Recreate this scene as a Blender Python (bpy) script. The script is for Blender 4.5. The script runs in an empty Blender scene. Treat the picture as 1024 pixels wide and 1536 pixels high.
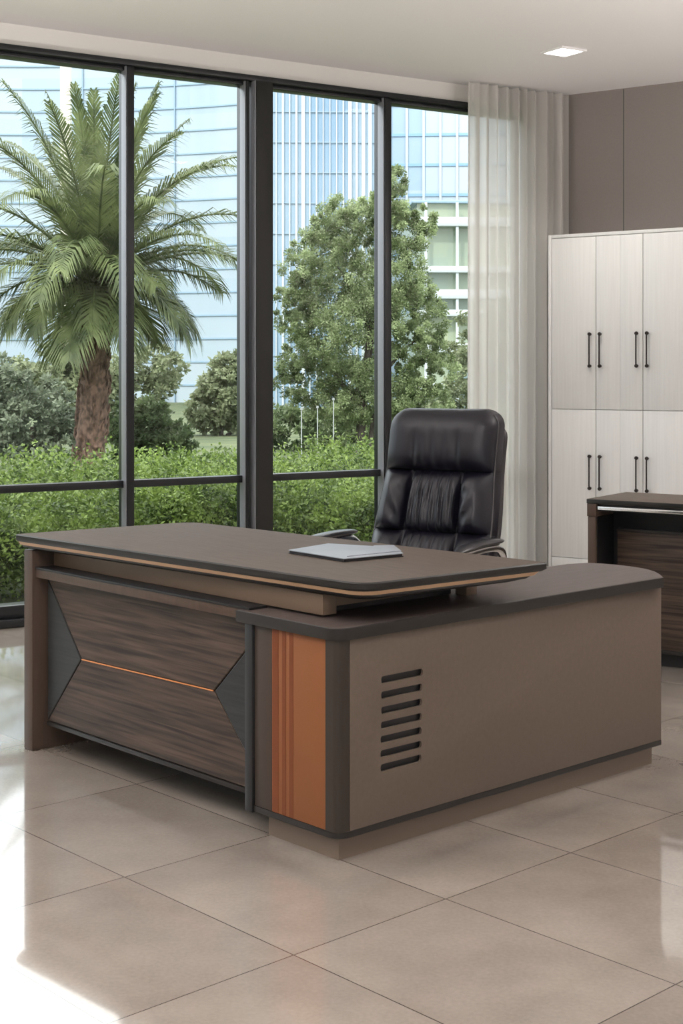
import bpy, bmesh, math, random
import numpy as np
from mathutils import Vector, Matrix
R = math.radians
sc = bpy.context.scene
COL = sc.collection
rng = np.random.default_rng(7)
random.seed(7)

# ---------------------------------------------------------------- camera
F, CX, Y0, H = 2150.0, 512.0, 560.0, 1.40
cd = bpy.data.cameras.new('camera'); cam = bpy.data.objects.new('camera', cd); COL.objects.link(cam)
cam.location = (0, 0, H); cam.rotation_euler = (R(90), 0, 0)
cd.sensor_fit = 'VERTICAL'; cd.sensor_height = 36; cd.lens = 36*F/1536
cd.shift_y = -(768-Y0)/1536; cd.clip_start = .05; cd.clip_end = 2000
sc.camera = cam

def at_z(px, py, z):
    d = F*(H-z)/(py-Y0); return Vector(((px-CX)/F*d, d, z))
def at_d(px, py, d): return Vector(((px-CX)/F*d, d, H-(py-Y0)*d/F))

# ---------------------------------------------------------------- helpers
def tag(o, label=None, cat=None, group=None, kind=None):
    if label: o['label'] = label
    if cat: o['category'] = cat
    if group: o['group'] = group
    if kind: o['kind'] = kind
    return o
def empty(name, loc=(0, 0, 0), rz=0):
    o = bpy.data.objects.new(name, None); COL.objects.link(o); o.empty_display_size = .1
    o.location = loc; o.rotation_euler = (0, 0, rz); return o
def link(name, bm, mat, parent=None, smooth=False, angle=35):
    bmesh.ops.recalc_face_normals(bm, faces=bm.faces)
    me = bpy.data.meshes.new(name); bm.to_mesh(me); bm.free()
    o = bpy.data.objects.new(name, me); COL.objects.link(o)
    if isinstance(mat, (list, tuple)):
        for m in mat: me.materials.append(m)
    elif mat: me.materials.append(mat)
    if smooth:
        me.polygons.foreach_set('use_smooth', [True]*len(me.polygons))
        if angle < 180: me.set_sharp_from_angle(angle=R(angle))
    if parent: o.parent = parent
    return o
def add_box(bm, x0, x1, y0, y1, z0, z1, bev=0, seg=2, mi=0):
    t = bmesh.new()
    v = [t.verts.new(p) for p in ((x0,y0,z0),(x1,y0,z0),(x1,y1,z0),(x0,y1,z0),(x0,y0,z1),(x1,y0,z1),(x1,y1,z1),(x0,y1,z1))]
    for f in ((0,3,2,1),(4,5,6,7),(0,1,5,4),(1,2,6,5),(2,3,7,6),(3,0,4,7)): t.faces.new([v[i] for i in f])
    if bev: bmesh.ops.bevel(t, geom=list(t.edges), offset=bev, segments=seg, profile=.5, affect='EDGES')
    merge(bm, t, mi); return bm
def merge(bm, t, mi=0, mat=None):
    if mat is not None: bmesh.ops.transform(t, matrix=mat, verts=t.verts)
    t.verts.index_update()
    vs = [bm.verts.new(v.co) for v in t.verts]
    for f in t.faces:
        try: nf = bm.faces.new([vs[v.index] for v in f.verts]); nf.material_index = mi
        except ValueError: pass
    t.free()
def box(name, mat, parent, x0, x1, y0, y1, z0, z1, bev=.002, seg=2):
    bm = bmesh.new(); add_box(bm, min(x0,x1), max(x0,x1), min(y0,y1), max(y0,y1), z0, z1, bev, seg)
    return link(name, bm, mat, parent, smooth=bev > 0)
def loft(bm, levels, mi=0, caps=True):
    """levels: list of point loops (same count)"""
    rows = [[bm.verts.new(p) for p in lv] for lv in levels]
    n = len(rows[0])
    for a, b in zip(rows, rows[1:]):
        for i in range(n):
            f = bm.faces.new((a[i], a[(i+1) % n], b[(i+1) % n], b[i])); f.material_index = mi
    if caps:
        bm.faces.new(rows[0][::-1]).material_index = mi; bm.faces.new(rows[-1]).material_index = mi
def area2(p): return sum(p[i][0]*p[(i+1) % len(p)][1]-p[(i+1) % len(p)][0]*p[i][1] for i in range(len(p)))
def offset_poly(p, d):
    """move each edge i (p[i]->p[i+1]) inward by d[i]; p counter-clockwise"""
    n = len(p); d = d if isinstance(d, (list, tuple)) else [d]*n
    L = []
    for i in range(n):
        a = Vector(p[i][:2]); b = Vector(p[(i+1) % n][:2]); t = (b-a).normalized(); nn = Vector((-t.y, t.x))
        L.append((a+nn*d[i], t))
    out = []
    for i in range(n):
        a, t = L[i-1]; b, u = L[i]
        den = t.x*u.y-t.y*u.x
        if abs(den) < 1e-5: out.append((b.x, b.y)); continue
        k = ((b-a).x*u.y-(b-a).y*u.x)/den; q = a+t*k; out.append((q.x, q.y))
    return out
def round_poly(p, r, seg=6):
    n = len(p); r = r if isinstance(r, (list, tuple)) else [r]*n; out = []
    for i in range(n):
        a, b, c = Vector(p[i-1][:2]), Vector(p[i][:2]), Vector(p[(i+1) % n][:2])
        if r[i] <= 0: out.append((b.x, b.y)); continue
        u = (a-b).normalized(); w = (c-b).normalized(); ang = u.angle(w); k = r[i]/math.tan(ang/2)
        s = b+u*k; e = b+w*k
        for j in range(seg+1):
            t = j/seg; q = s*(1-t)**2+b*2*t*(1-t)+e*t*t; out.append((q.x, q.y))
    return out
def lv(p, z): return [(x, y, z) for x, y in p]
def tube(bm, pts, r, seg=10, mi=0, cap=True):
    pts = [Vector(p) for p in pts]; rs = r if isinstance(r, (list, tuple)) else [r]*len(pts)
    rows = []; up = Vector((0, 0, 1)); prev = None
    for i, p in enumerate(pts):
        t = (pts[min(i+1, len(pts)-1)]-pts[max(i-1, 0)]).normalized()
        if prev is None:
            a = t.cross(up);
            if a.length < .05: a = t.cross(Vector((1, 0, 0)))
        else: a = prev-t*prev.dot(t)
        a.normalize(); prev = a; b = t.cross(a)
        rows.append([p+(a*math.cos(2*math.pi*k/seg)+b*math.sin(2*math.pi*k/seg))*rs[i] for k in range(seg)])
    loft(bm, rows, mi, cap)
def mesh_np(name, V, Fc, mat, parent=None, smooth=False):
    """fast mesh from numpy: V (n,3), Fc (m,k)"""
    me = bpy.data.meshes.new(name); k = Fc.shape[1]
    me.vertices.add(len(V)); me.vertices.foreach_set('co', np.ascontiguousarray(V, dtype=np.float32).ravel())
    me.loops.add(Fc.size); me.loops.foreach_set('vertex_index', Fc.astype(np.int32).ravel())
    me.polygons.add(len(Fc)); me.polygons.foreach_set('loop_start', np.arange(0, Fc.size, k, dtype=np.int32))
    me.update(calc_edges=True); me.validate()
    if smooth: me.polygons.foreach_set('use_smooth', [True]*len(me.polygons))
    o = bpy.data.objects.new(name, me); COL.objects.link(o); me.materials.append(mat)
    if parent: o.parent = parent
    return o

# ---------------------------------------------------------------- materials
def mat(name, col=(.5, .5, .5), rough=.5, metal=0, spec=.5, coat=0, **kw):
    m = bpy.data.materials.new(name); m.use_nodes = True; b = m.node_tree.nodes['Principled BSDF']
    b.inputs['Base Color'].default_value = (*col, 1); b.inputs['Roughness'].default_value = rough
    b.inputs['Metallic'].default_value = metal; b.inputs['Specular IOR Level'].default_value = spec
    b.inputs['Coat Weight'].default_value = coat; b.inputs['Coat Roughness'].default_value = .08
    return m
def N(m, t, **kw):
    n = m.node_tree.nodes.new(t)
    for k, v in kw.items():
        if k in n.inputs: n.inputs[k].default_value = v
        else: setattr(n, k, v)
    return n
def L(m, a, b): m.node_tree.links.new(a, b)
def bsdf(m): return m.node_tree.nodes['Principled BSDF']
def vary(m, c1, c2, scale=(1, 1, 1), nscale=4, detail=4, lo=.35, hi=.65, bump=0, rough=None, dist=.0):
    tc = N(m, 'ShaderNodeTexCoord'); mp = N(m, 'ShaderNodeMapping'); mp.inputs['Scale'].default_value = scale
    no = N(m, 'ShaderNodeTexNoise'); no.inputs['Scale'].default_value = nscale; no.inputs['Detail'].default_value = detail
    no.inputs['Distortion'].default_value = dist
    rp = N(m, 'ShaderNodeValToRGB'); rp.color_ramp.elements[0].position = lo; rp.color_ramp.elements[1].position = hi
    rp.color_ramp.elements[0].color = (*c1, 1); rp.color_ramp.elements[1].color = (*c2, 1)
    L(m, tc.outputs['Object'], mp.inputs['Vector']); L(m, mp.outputs[0], no.inputs['Vector'])
    L(m, no.outputs['Fac'], rp.inputs['Fac']); L(m, rp.outputs[0], bsdf(m).inputs['Base Color'])
    if bump:
        bp = N(m, 'ShaderNodeBump'); bp.inputs['Strength'].default_value = bump; bp.inputs['Distance'].default_value = .002
        L(m, no.outputs['Fac'], bp.inputs['Height']); L(m, bp.outputs[0], bsdf(m).inputs['Normal'])
    return m
M = {}
M['top_wood'] = vary(mat('top_wood', rough=.6), (.082, .064, .051), (.102, .081, .065), (1, 9, 9), 9, 6, bump=.04)
M['return_top'] = vary(mat('return_top_wood', rough=.45), (.072, .055, .050), (.090, .070, .064), (9, 1, 9), 9, 6, bump=.04)
M['dark_edge'] = vary(mat('dark_edge', rough=.4), (.012, .011, .010), (.019, .017, .015), (1, 8, 30), 8, 4)
M['band'] = mat('dark_band', (.021, .018, .016), .4)
M['tan'] = mat('tan_edging', (.42, .26, .15), .4)
M['taupe'] = vary(mat('taupe_laminate', rough=.5), (.120, .090, .070), (.128, .096, .075), (1, 1, 1), 60, 3, bump=.03)
M['taupe_rail'] = mat('taupe_rail', (.17, .118, .082), .45)
M['post'] = mat('dark_brown_post', (.032, .024, .018), .45)
M['stile'] = mat('brown_stile', (.052, .038, .030), .5)
M['leg'] = vary(mat('leg_brown', rough=.45), (.066, .043, .031), (.078, .051, .037), (6, 6, 1), 8, 4)
M['dwood'] = vary(mat('dark_wood_grain', rough=.45), (.022, .014, .010), (.092, .063, .047), (1.1, 1.1, 26), 2.4, 10, lo=.34, hi=.68, bump=.12, dist=.45)
M['tri'] = vary(mat('charcoal_grain', rough=.4), (.016, .017, .017), (.025, .025, .024), (1.5, 1.5, 40), 3, 5)
M['black'] = mat('matt_black', (.008, .008, .009), .5)
M['orange'] = mat('orange_leather', (.215, .080, .030), .55)
M['orange_line'] = mat('orange_inlay', (.55, .20, .05), .4)
M['orange_dk'] = mat('dark_orange_stripe', (.155, .044, .015), .5)
M['plinth'] = mat('plinth_brown', (.155, .112, .082), .5)
M['chrome'] = mat('chrome', (.75, .75, .76), .18, 1)
M['leather'] = vary(mat('black_leather', rough=.38, spec=.38), (.0045, .004, .0085), (.007, .006, .012), (1, 1, 1), 6, 3)
M['arm'] = mat('glossy_black_arm', (.015, .015, .018), .3, 0, .5, 0)
M['gusset'] = mat('dark_brown_leather', (.016, .012, .014), .42)
M['black_pl'] = mat('black_plastic', (.01, .01, .012), .35)
M['frame'] = mat('window_frame_black', (.013, .014, .016), .32, 0, .35)
M['alu'] = mat('grey_aluminium', (.27, .275, .30), .35, .3)  # window light on the frame's side faces, put in as lighter grey
M['frame_dk'] = mat('column_cladding', (.014, .0135, .0125), .5, 0, .35)
M['wall'] = mat('wall_paint', (.74, .715, .68), .8)
M['ceil'] = mat('ceiling_paint', (.87, .85, .85), .9)
M['fabric_wall'] = vary(mat('taupe_wall_panel', rough=.7), (.255, .222, .208), (.265, .231, .217), (1, 1, 1), 80, 2)
M['white'] = vary(mat('white_cabinet', rough=.42), (.67, .665, .655), (.705, .70, .69), (30, 30, .8), 3, 3)
M['seam'] = mat('seam_shadow_gap', (.10, .095, .09), .8)
M['handle'] = mat('handle_bronze', (.03, .022, .020), .35, .6)
M['folder'] = vary(mat('grey_folder', rough=.4), (.17, .185, .21), (.23, .245, .27), (1, 1, 1), 3, 2)
M['paper'] = mat('paper', (.62, .62, .62), .6)
M['pen'] = mat('silver_pen', (.6, .6, .62), .25, .9)
M['pole'] = mat('pole_grey', (.33, .35, .35), .5)
M['bark'] = vary(mat('tree_bark', rough=.9), (.055, .045, .036), (.12, .10, .085), (6, 6, 2), 5, 5, bump=.6)
M['palm_bark'] = vary(mat('palm_bark', rough=.9), (.055, .032, .022), (.21, .125, .09), (5, 5, 3), 3.5, 6, bump=.8)
M['soil'] = vary(mat('lawn', rough=.95), (.05, .075, .03), (.10, .12, .05), (1, 1, 1), 1.2, 6)

for k_, v_ in dict(top_wood=.09, return_top=.2, dark_edge=.3, dark_band=.3, taupe_laminate=.3, taupe_rail=.3, dark_brown_post=.3, brown_stile=.3, leg_brown=.3, dark_wood_grain=.25, charcoal_grain=.3, orange_leather=.25, dark_orange_stripe=.25).items():
    for m_ in bpy.data.materials:
        if m_.name.startswith(k_): bsdf(m_).inputs['Specular IOR Level'].default_value = v_
def leafmat(name, c1, c2, nscale=1.5, tr=.35, hueat=None):
    m = bpy.data.materials.new(name); m.use_nodes = True; nt = m.node_tree; b = bsdf(m)
    vary(m, c1, c2, (1, 1, 1), nscale, 8, lo=.38, hi=.64)
    b.inputs['Roughness'].default_value = .5; b.inputs['Specular IOR Level'].default_value = .35
    t = N(m, 'ShaderNodeBsdfTranslucent'); mx = N(m, 'ShaderNodeMixShader'); mx.inputs[0].default_value = tr
    src = b.inputs['Base Color'].links[0].from_socket
    L(m, src, t.inputs['Color']); L(m, b.outputs[0], mx.inputs[1]); L(m, t.outputs[0], mx.inputs[2])
    L(m, mx.outputs[0], nt.nodes['Material Output'].inputs['Surface']); return m
M['leaf_palm'] = leafmat('palm_leaf', (.06, .085, .030), (.18, .22, .085), 3, .3)
M['leaf_tree'] = leafmat('tree_leaf', (.11, .155, .055), (.42, .50, .27), 3.5, .45)
M['leaf_hedge'] = leafmat('hedge_leaf', (.035, .065, .014), (.22, .31, .07), 4)
M['leaf_grey'] = leafmat('greygreen_leaf', (.12, .15, .10), (.25, .29, .20), 2)
M['leaf_mid'] = leafmat('midgreen_leaf', (.07, .11, .045), (.17, .22, .10), 2)
M['leaf_pale'] = leafmat('palegreen_leaf', (.17, .20, .11), (.30, .34, .20), 2)

def glassmat(name, refl=.06, tint=(.97, .985, .98)):
    m = bpy.data.materials.new(name); m.use_nodes = True; nt = m.node_tree; nt.nodes.remove(bsdf(m))
    t = N(m, 'ShaderNodeBsdfTransparent'); t.inputs[0].default_value = (*tint, 1)
    g = N(m, 'ShaderNodeBsdfGlossy'); g.inputs['Roughness'].default_value = .01
    mx = N(m, 'ShaderNodeMixShader'); mx.inputs[0].default_value = refl
    L(m, t.outputs[0], mx.inputs[1]); L(m, g.outputs[0], mx.inputs[2]); L(m, mx.outputs[0], nt.nodes['Material Output'].inputs['Surface'])
    return m
M['glass'] = glassmat('window_glass', .015)
def sheer():
    m = bpy.data.materials.new('sheer_curtain'); m.use_nodes = True; nt = m.node_tree; nt.nodes.remove(bsdf(m))
    t = N(m, 'ShaderNodeBsdfTransparent'); d = N(m, 'ShaderNodeBsdfDiffuse'); d.inputs[0].default_value = (.74, .72, .695, 1)
    l = N(m, 'ShaderNodeBsdfTranslucent'); l.inputs[0].default_value = (.70, .68, .65, 1)
    a = N(m, 'ShaderNodeMixShader'); a.inputs[0].default_value = .45; L(m, d.outputs[0], a.inputs[1]); L(m, l.outputs[0], a.inputs[2])
    b = N(m, 'ShaderNodeMixShader'); b.inputs[0].default_value = .86; L(m, t.outputs[0], b.inputs[1]); L(m, a.outputs[0], b.inputs[2])
    L(m, b.outputs[0], nt.nodes['Material Output'].inputs['Surface']); return m
M['sheer'] = sheer()
def emis(name, col, s):
    m = bpy.data.materials.new(name); m.use_nodes = True; b = bsdf(m)
    b.inputs['Emission Color'].default_value = (*col, 1); b.inputs['Emission Strength'].default_value = s; return m
M['lamp'] = emis('lamp_diffuser', (1, .97, .92), 5)

# floor tiles: affine grid on the ground plane
tv = {(0, 0): (178, 1312), (-1, 0): (448, 1441), (0, 1): (401, 1247), (-1, 1): (695, 1349), (-2, 1): (981, 1464), (-1, 2): (865, 1288), (1, 1): (200, 1173), (1, 0): (-3, 1231)}
A_, B_ = [], []
for (i, j), (px, py) in tv.items():
    p = at_z(px, py, 0); A_.append([p.x, p.y, 1]); B_.append([i, j])
S_, *_ = np.linalg.lstsq(np.array(A_), np.array(B_, float), rcond=None)    # (x,y,1) -> (i,j)
def tilemat():
    m = mat('polished_floor_tiles', rough=.09, spec=.6)
    geo = N(m, 'ShaderNodeNewGeometry')
    dist = []; cell = []
    for k in range(2):
        a, b, c = (float(S_[r, k]) for r in range(3))
        dt = N(m, 'ShaderNodeVectorMath', operation='DOT_PRODUCT'); dt.inputs[1].default_value = (a, b, 0)
        L(m, geo.outputs['Position'], dt.inputs[0])
        ad = N(m, 'ShaderNodeMath', operation='ADD'); ad.inputs[1].default_value = c; L(m, dt.outputs['Value'], ad.inputs[0])
        fr = N(m, 'ShaderNodeMath', operation='PINGPONG'); fr.inputs[1].default_value = .5; L(m, ad.outputs[0], fr.inputs[0])
        sz = 1/math.hypot(a, b)
        lt = N(m, 'ShaderNodeMath', operation='LESS_THAN'); lt.inputs[1].default_value = .0016/sz; L(m, fr.outputs[0], lt.inputs[0])
        dist.append(lt)
        fl = N(m, 'ShaderNodeMath', operation='FLOOR'); L(m, ad.outputs[0], fl.inputs[0]); cell.append(fl)
    mx = N(m, 'ShaderNodeMath', operation='MAXIMUM'); L(m, dist[0].outputs[0], mx.inputs[0]); L(m, dist[1].outputs[0], mx.inputs[1])
    cv = N(m, 'ShaderNodeCombineXYZ'); L(m, cell[0].outputs[0], cv.inputs[0]); L(m, cell[1].outputs[0], cv.inputs[1])
    wn = N(m, 'ShaderNodeTexWhiteNoise'); L(m, cv.outputs[0], wn.inputs['Vector'])
    ds = N(m, 'ShaderNodeVectorMath', operation='MULTIPLY_ADD'); ds.inputs[1].default_value = (9, 9, 9)
    L(m, wn.outputs['Color'], ds.inputs[0]); L(m, geo.outputs['Position'], ds.inputs[2])
    n1 = N(m, 'ShaderNodeTexNoise'); n1.inputs['Scale'].default_value = 1.6; n1.inputs['Detail'].default_value = 8; n1.inputs['Roughness'].default_value = .6
    L(m, ds.outputs[0], n1.inputs['Vector'])
    n2 = N(m, 'ShaderNodeTexNoise'); n2.inputs['Scale'].default_value = 90; n2.inputs['Detail'].default_value = 3; L(m, geo.outputs['Position'], n2.inputs['Vector'])
    av = N(m, 'ShaderNodeMath', operation='MULTIPLY_ADD'); av.inputs[1].default_value = .25; L(m, n2.outputs['Fac'], av.inputs[0]); L(m, n1.outputs['Fac'], av.inputs[2])
    rp = N(m, 'ShaderNodeValToRGB'); e = rp.color_ramp.elements
    e[0].position = .45; e[0].color = (*FLOOR_A, 1); e[1].position = .82; e[1].color = (*FLOOR_B, 1); L(m, av.outputs[0], rp.inputs[0])
    mc = N(m, 'ShaderNodeMix', data_type='RGBA'); L(m, mx.outputs[0], mc.inputs['Factor']); L(m, rp.outputs[0], mc.inputs['A']); mc.inputs['B'].default_value = (.07, .05, .04, 1)
    L(m, mc.outputs['Result'], bsdf(m).inputs['Base Color'])
    bsdf(m).inputs['Coat Weight'].default_value = .8; bsdf(m).inputs['Coat Roughness'].default_value = .04
    bsdf(m).inputs['Coat IOR'].default_value = 1.65
    return m
FLOOR_A = (.265, .225, .192); FLOOR_B = (.40, .350, .305)
M['tiles'] = tilemat()

# ---------------------------------------------------------------- room shell
CEIL = 3.35
WB = Vector((-1.896, 7.963, 0)); WD = Vector((.844, .536, 0)).normalized(); WN = Vector((WD.y, -WD.x, 0))   # window wall, inward normal
CORNER = WB+WD*4.007
BD = Vector((.826, -.563, 0)).normalized(); BN = Vector((BD.y, -BD.x, 0))                          # back wall direction to the right
def W(s, n, z): return WB+WD*s+WN*n+Vector((0, 0, z))
def sW(px, n=0):
    t = (px-CX)/F; o = WB+WN*n; return (t*o.y-o.x)/(WD.x-t*WD.y)
SL = -5.2
PL = WB+WD*SL; PR = CORNER+BD*5.8
P1 = Vector((-5.4, -2.6, 0)); P2 = Vector((5.6, -2.6, 0))
foot = [PL, P1, P2, PR, CORNER]
def slab(name, pts, z0, z1, m, kind='structure', parent=None):
    p = [(q[0], q[1]) for q in pts]
    if area2(p) < 0: p = p[::-1]
    bm = bmesh.new(); loft(bm, [lv(p, z0), lv(p, z1)]); o = link(name, bm, m, parent)
    if kind: o['kind'] = kind
    return o
big = [(p.x, p.y) for p in foot]
slab('floor', big, -.12, 0, M['tiles'])
slab('ceiling', big, CEIL, CEIL+.15, M['ceil'])
def wallseg(name, a, b, nrm, m, z0=0, z1=CEIL, t=.15, ext=0):
    """wall whose inner face runs a->b, nrm inward"""
    d = (b-a).normalized(); a = a-d*ext; b = b+d*ext
    return slab(name, [a, b, b-nrm*t, a-nrm*t], z0, z1, m)
def inward(a, b):
    d = (b-a).normalized(); n = Vector((-d.y, d.x, 0)); c = Vector((0, 4, 0)); return n if (c-a).dot(n) > 0 else -n
wb = wallseg('wall_back', CORNER, PR, BN, M['fabric_wall'])
# dark grey joints of the back wall panels (its own thin strip in the wall)
def backX(px, n=0):
    t = (px-CX)/F; o = CORNER+BN*n; return (t*o.y-o.x)/(BD.x-t*BD.y)
s0 = backX(935)
for k in range(4):
    p = CORNER+BD*(s0+k*(s0+.05)*1.35)
    bm = bmesh.new(); loft(bm, [[tuple(p+BD*a+BN*b+Vector((0, 0, z))) for a, b in ((-.003, -.001), (.003, -.001), (.003, .0015), (-.003, .0015))] for z in (0.002, CEIL-.002)])
    link('panel_joint', bm, M['seam'], wb)
def solid_wall(name, a, b): return wallseg(name, a, b, inward(a, b), M['wall'])
solid_wall('wall_right', P2, PR)
solid_wall('wall_left', PL, P1)
# wall behind the camera, with a wide opening added for fill daylight and glazed by window_5
a, b = P1, P2; nI = inward(a, b)
wf = wallseg('wall_front', a, b, nI, M['wall'], 0, .5)
wallseg('wall_front', a, b, nI, M['wall'], 2.5, CEIL)
wallseg('wall_front', a, a+Vector((1.5, 0, 0)), nI, M['wall'], .5, 2.5)
wallseg('wall_front', b-Vector((1.5, 0, 0)), b, nI, M['wall'], .5, 2.5)

# window wall: header and short return beside the corner
HD = 3.215
hdr = wallseg('wall_window', PL, CORNER, WN, M['wall'], HD, CEIL, t=.15)
wallseg('wall_window', W(3.75, 0, 0), CORNER, WN, M['wall'], 0, HD, t=.15)
def wbox(name, m, parent, s0, s1, n0, n1, z0, z1, bev=.003):
    bm = bmesh.new(); t = bmesh.new(); add_box(t, s0, s1, n0, n1, z0, z1, bev)
    X = Matrix(((WD.x, WN.x, 0, WB.x), (WD.y, WN.y, 0, WB.y), (0, 0, 1, 0), (0, 0, 0, 1)))
    merge(bm, t, 0, X); return link(name, bm, m, parent, smooth=True)
MD = .085     # depth of the mullions into the room
m1a, m1b = sW(191, MD), sW(201.5, MD)
c0, c1 = sW(384.5, .12), sW(409.5, .12)
m2a, m2b = sW(360.5, MD), sW(363, MD)
m3a, m3b = sW(577, MD), sW(587, MD)
ZT0, ZT1 = .735, .778; ZB = .115; ZTOP = 3.155
END = 3.74
tr = wbox('trim_1', M['frame'], None, SL+.02, END, -.06, .10, HD-.035, HD-.002); tr['kind'] = 'structure'
tr = wbox('trim_2', M['frame'], None, SL+.02, END, -.06, .12, .002, .045); tr['kind'] = 'structure'
tr = wbox('trim_3', M['frame_dk'], None, c0, c1, -.06, .12, .046, HD-.036); tr['kind'] = 'structure'
wbox('side_profile', M['alu'], tr, c0-.006, c0-.0002, .0, .115, .046, HD-.036, .001)  # lighter strip paints the lit side of the column
def window(idx, s0, s1, left=.0, right=.0):
    root = empty('window_%d' % idx, W((s0+s1)/2, 0, 0)); root['kind'] = 'structure'
    inv = Matrix.Translation(-root.location)
    def wb_(name, m, *a, bev=.003):
        o = wbox(name, m, root, *a, bev); o.data.transform(inv); return o
    # mullion stile, transom, head and sill profiles of the frame
    wb_('head', M['frame'], s0, s1, -.04, .055, ZTOP, HD-.037)
    wb_('sill', M['frame'], s0, s1, -.04, .075, .047, ZB)
    wb_('transom', M['frame'], s0, s1, -.03, .045, ZT0, ZT1)
    wb_('glass', M['glass'], s0+.002, s1-.002, -.006, .006, ZT1, ZTOP, bev=0)
    wb_('glass', M['glass'], s0+.002, s1-.002, -.006, .006, ZB, ZT0, bev=0)
    if right: wb_('mullion', M['frame'], s1, s1+right, -.04, MD, .047, HD-.037); wb_('side_profile', M['alu'], s1-.006, s1-.0002, .012, MD-.008, ZT1 if False else .047, HD-.037, bev=.001)  # lighter strip paints the lit side of the mullion
    return root
wspan = m1a-.0
window(1, SL+1.4+.05, m1a, right=m1b-m1a)
window(2, m1b, c0-.05, right=.022)
window(3, c1, m3a, right=m3b-m3a)
window(4, m3b, END-.05, right=.05)
window(6, SL+.03, SL+1.4, right=.05)
# unseen window added behind the camera for fill daylight
root = empty('window_5', (0, -2.67, .5)); root['kind'] = 'structure'
for x in (-3.9, -1.3, 1.3, 4.1): pass
bm = bmesh.new()
xs = [-3.9, -1.3, 1.4, 4.1]
for x in xs: add_box(bm, x-.03, x+.03, -.04, .04, 0, 2.0, .003)
add_box(bm, -3.9, 4.1, -.04, .04, 0, .06, .003); add_box(bm, -3.9, 4.1, -.04, .04, 1.94, 2.0, .003)
link('window_frame', bm, M['frame'], root, True)
for xa, xb in zip(xs, xs[1:]): box('glass', M['glass'], root, xa+.03, xb-.03, -.006, .006, .06, 1.94, 0)

# ---------------------------------------------------------------- sheer curtain
def curtain():
    s0, s1, nn = sW(697, .16), 3.98, 300
    zs = [0.02, .4, .8, 1.2, 1.6, 2.0, 2.4, 2.8, 3.1, 3.33]
    V = []; nz = len(zs)
    for zi, z in enumerate(zs):
        h = z/3.33
        for k in range(nn+1):
            u = k/nn; s = s0+(s1-s0)*u
            s += (.012*(1-h)-.035*(h-.5)*0)*(1-u)*-1
            ph = u*2*math.pi*11
            wv = .5*math.sin(ph+.9*math.sin(u*9.3))+.25*math.sin(ph*1.73+1.3)+.18*math.sin(ph*.41+.4)
            amp = (.032+.052*u)+.010*(1-h)
            V.append(tuple(W(s+.012*math.cos(ph), .17+amp*wv, z)))
    Fc = [(j*(nn+1)+k, j*(nn+1)+k+1, (j+1)*(nn+1)+k+1, (j+1)*(nn+1)+k) for j in range(nz-1) for k in range(nn)]
    o = mesh_np('curtain', np.array(V), np.array(Fc), M['sheer'], smooth=True)
    return tag(o, 'floor-length white sheer curtain hanging in soft folds at the right end of the windows', 'curtain')
cu = curtain()

# ---------------------------------------------------------------- ceiling lights and added fill lamps
def downlight(x, y, rz, label, power):
    t = tag(empty('ceiling_light', (x, y, CEIL-.012), rz), label, 'light', 'square ceiling downlights')
    h = .085; bm = bmesh.new()
    for a in ((-h-.014, h+.014, -h-.014, -h), (-h-.014, h+.014, h, h+.014), (-h-.014, -h, -h, h), (h, h+.014, -h, h)):
        add_box(bm, *a, 0, .0115, .001)
    link('frame', bm, M['ceil'], t, True)
    box('diffuser', M['lamp'], t, -h, h, -h, h, .006, .0115, 0)
    if not power: return t
    ld = bpy.data.lights.new('downlight_lamp', 'SPOT'); ld.spot_size = R(125); ld.spot_blend = .7; ld.shadow_soft_size = .08; ld.energy = power; ld.color = (1, .96, .91)
    lo = bpy.data.objects.new('lamp', ld); COL.objects.link(lo); lo.parent = t; lo.location = (0, 0, -.002); return t
pc = at_z(845, 76, CEIL)
wang = math.atan2(WD.y, WD.x)
downlight(pc.x, pc.y, wang, 'lit square recessed downlight in the ceiling in front of the back wall', 95)
k = 0
for (x, y) in ((-3.4, 3.9), (-3.0, 1.3), (-.9, .9), (-1.8, -1.2), (1.4, -.9), (3.6, -1.4), (3.0, 6.1), (4.6, 5.0)):  # added downlights, none of them seen, to brighten room and cabinet
    downlight(x, y, wang, 'square recessed downlight in the ceiling nearer the viewer, outside the picture', 110)

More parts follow.
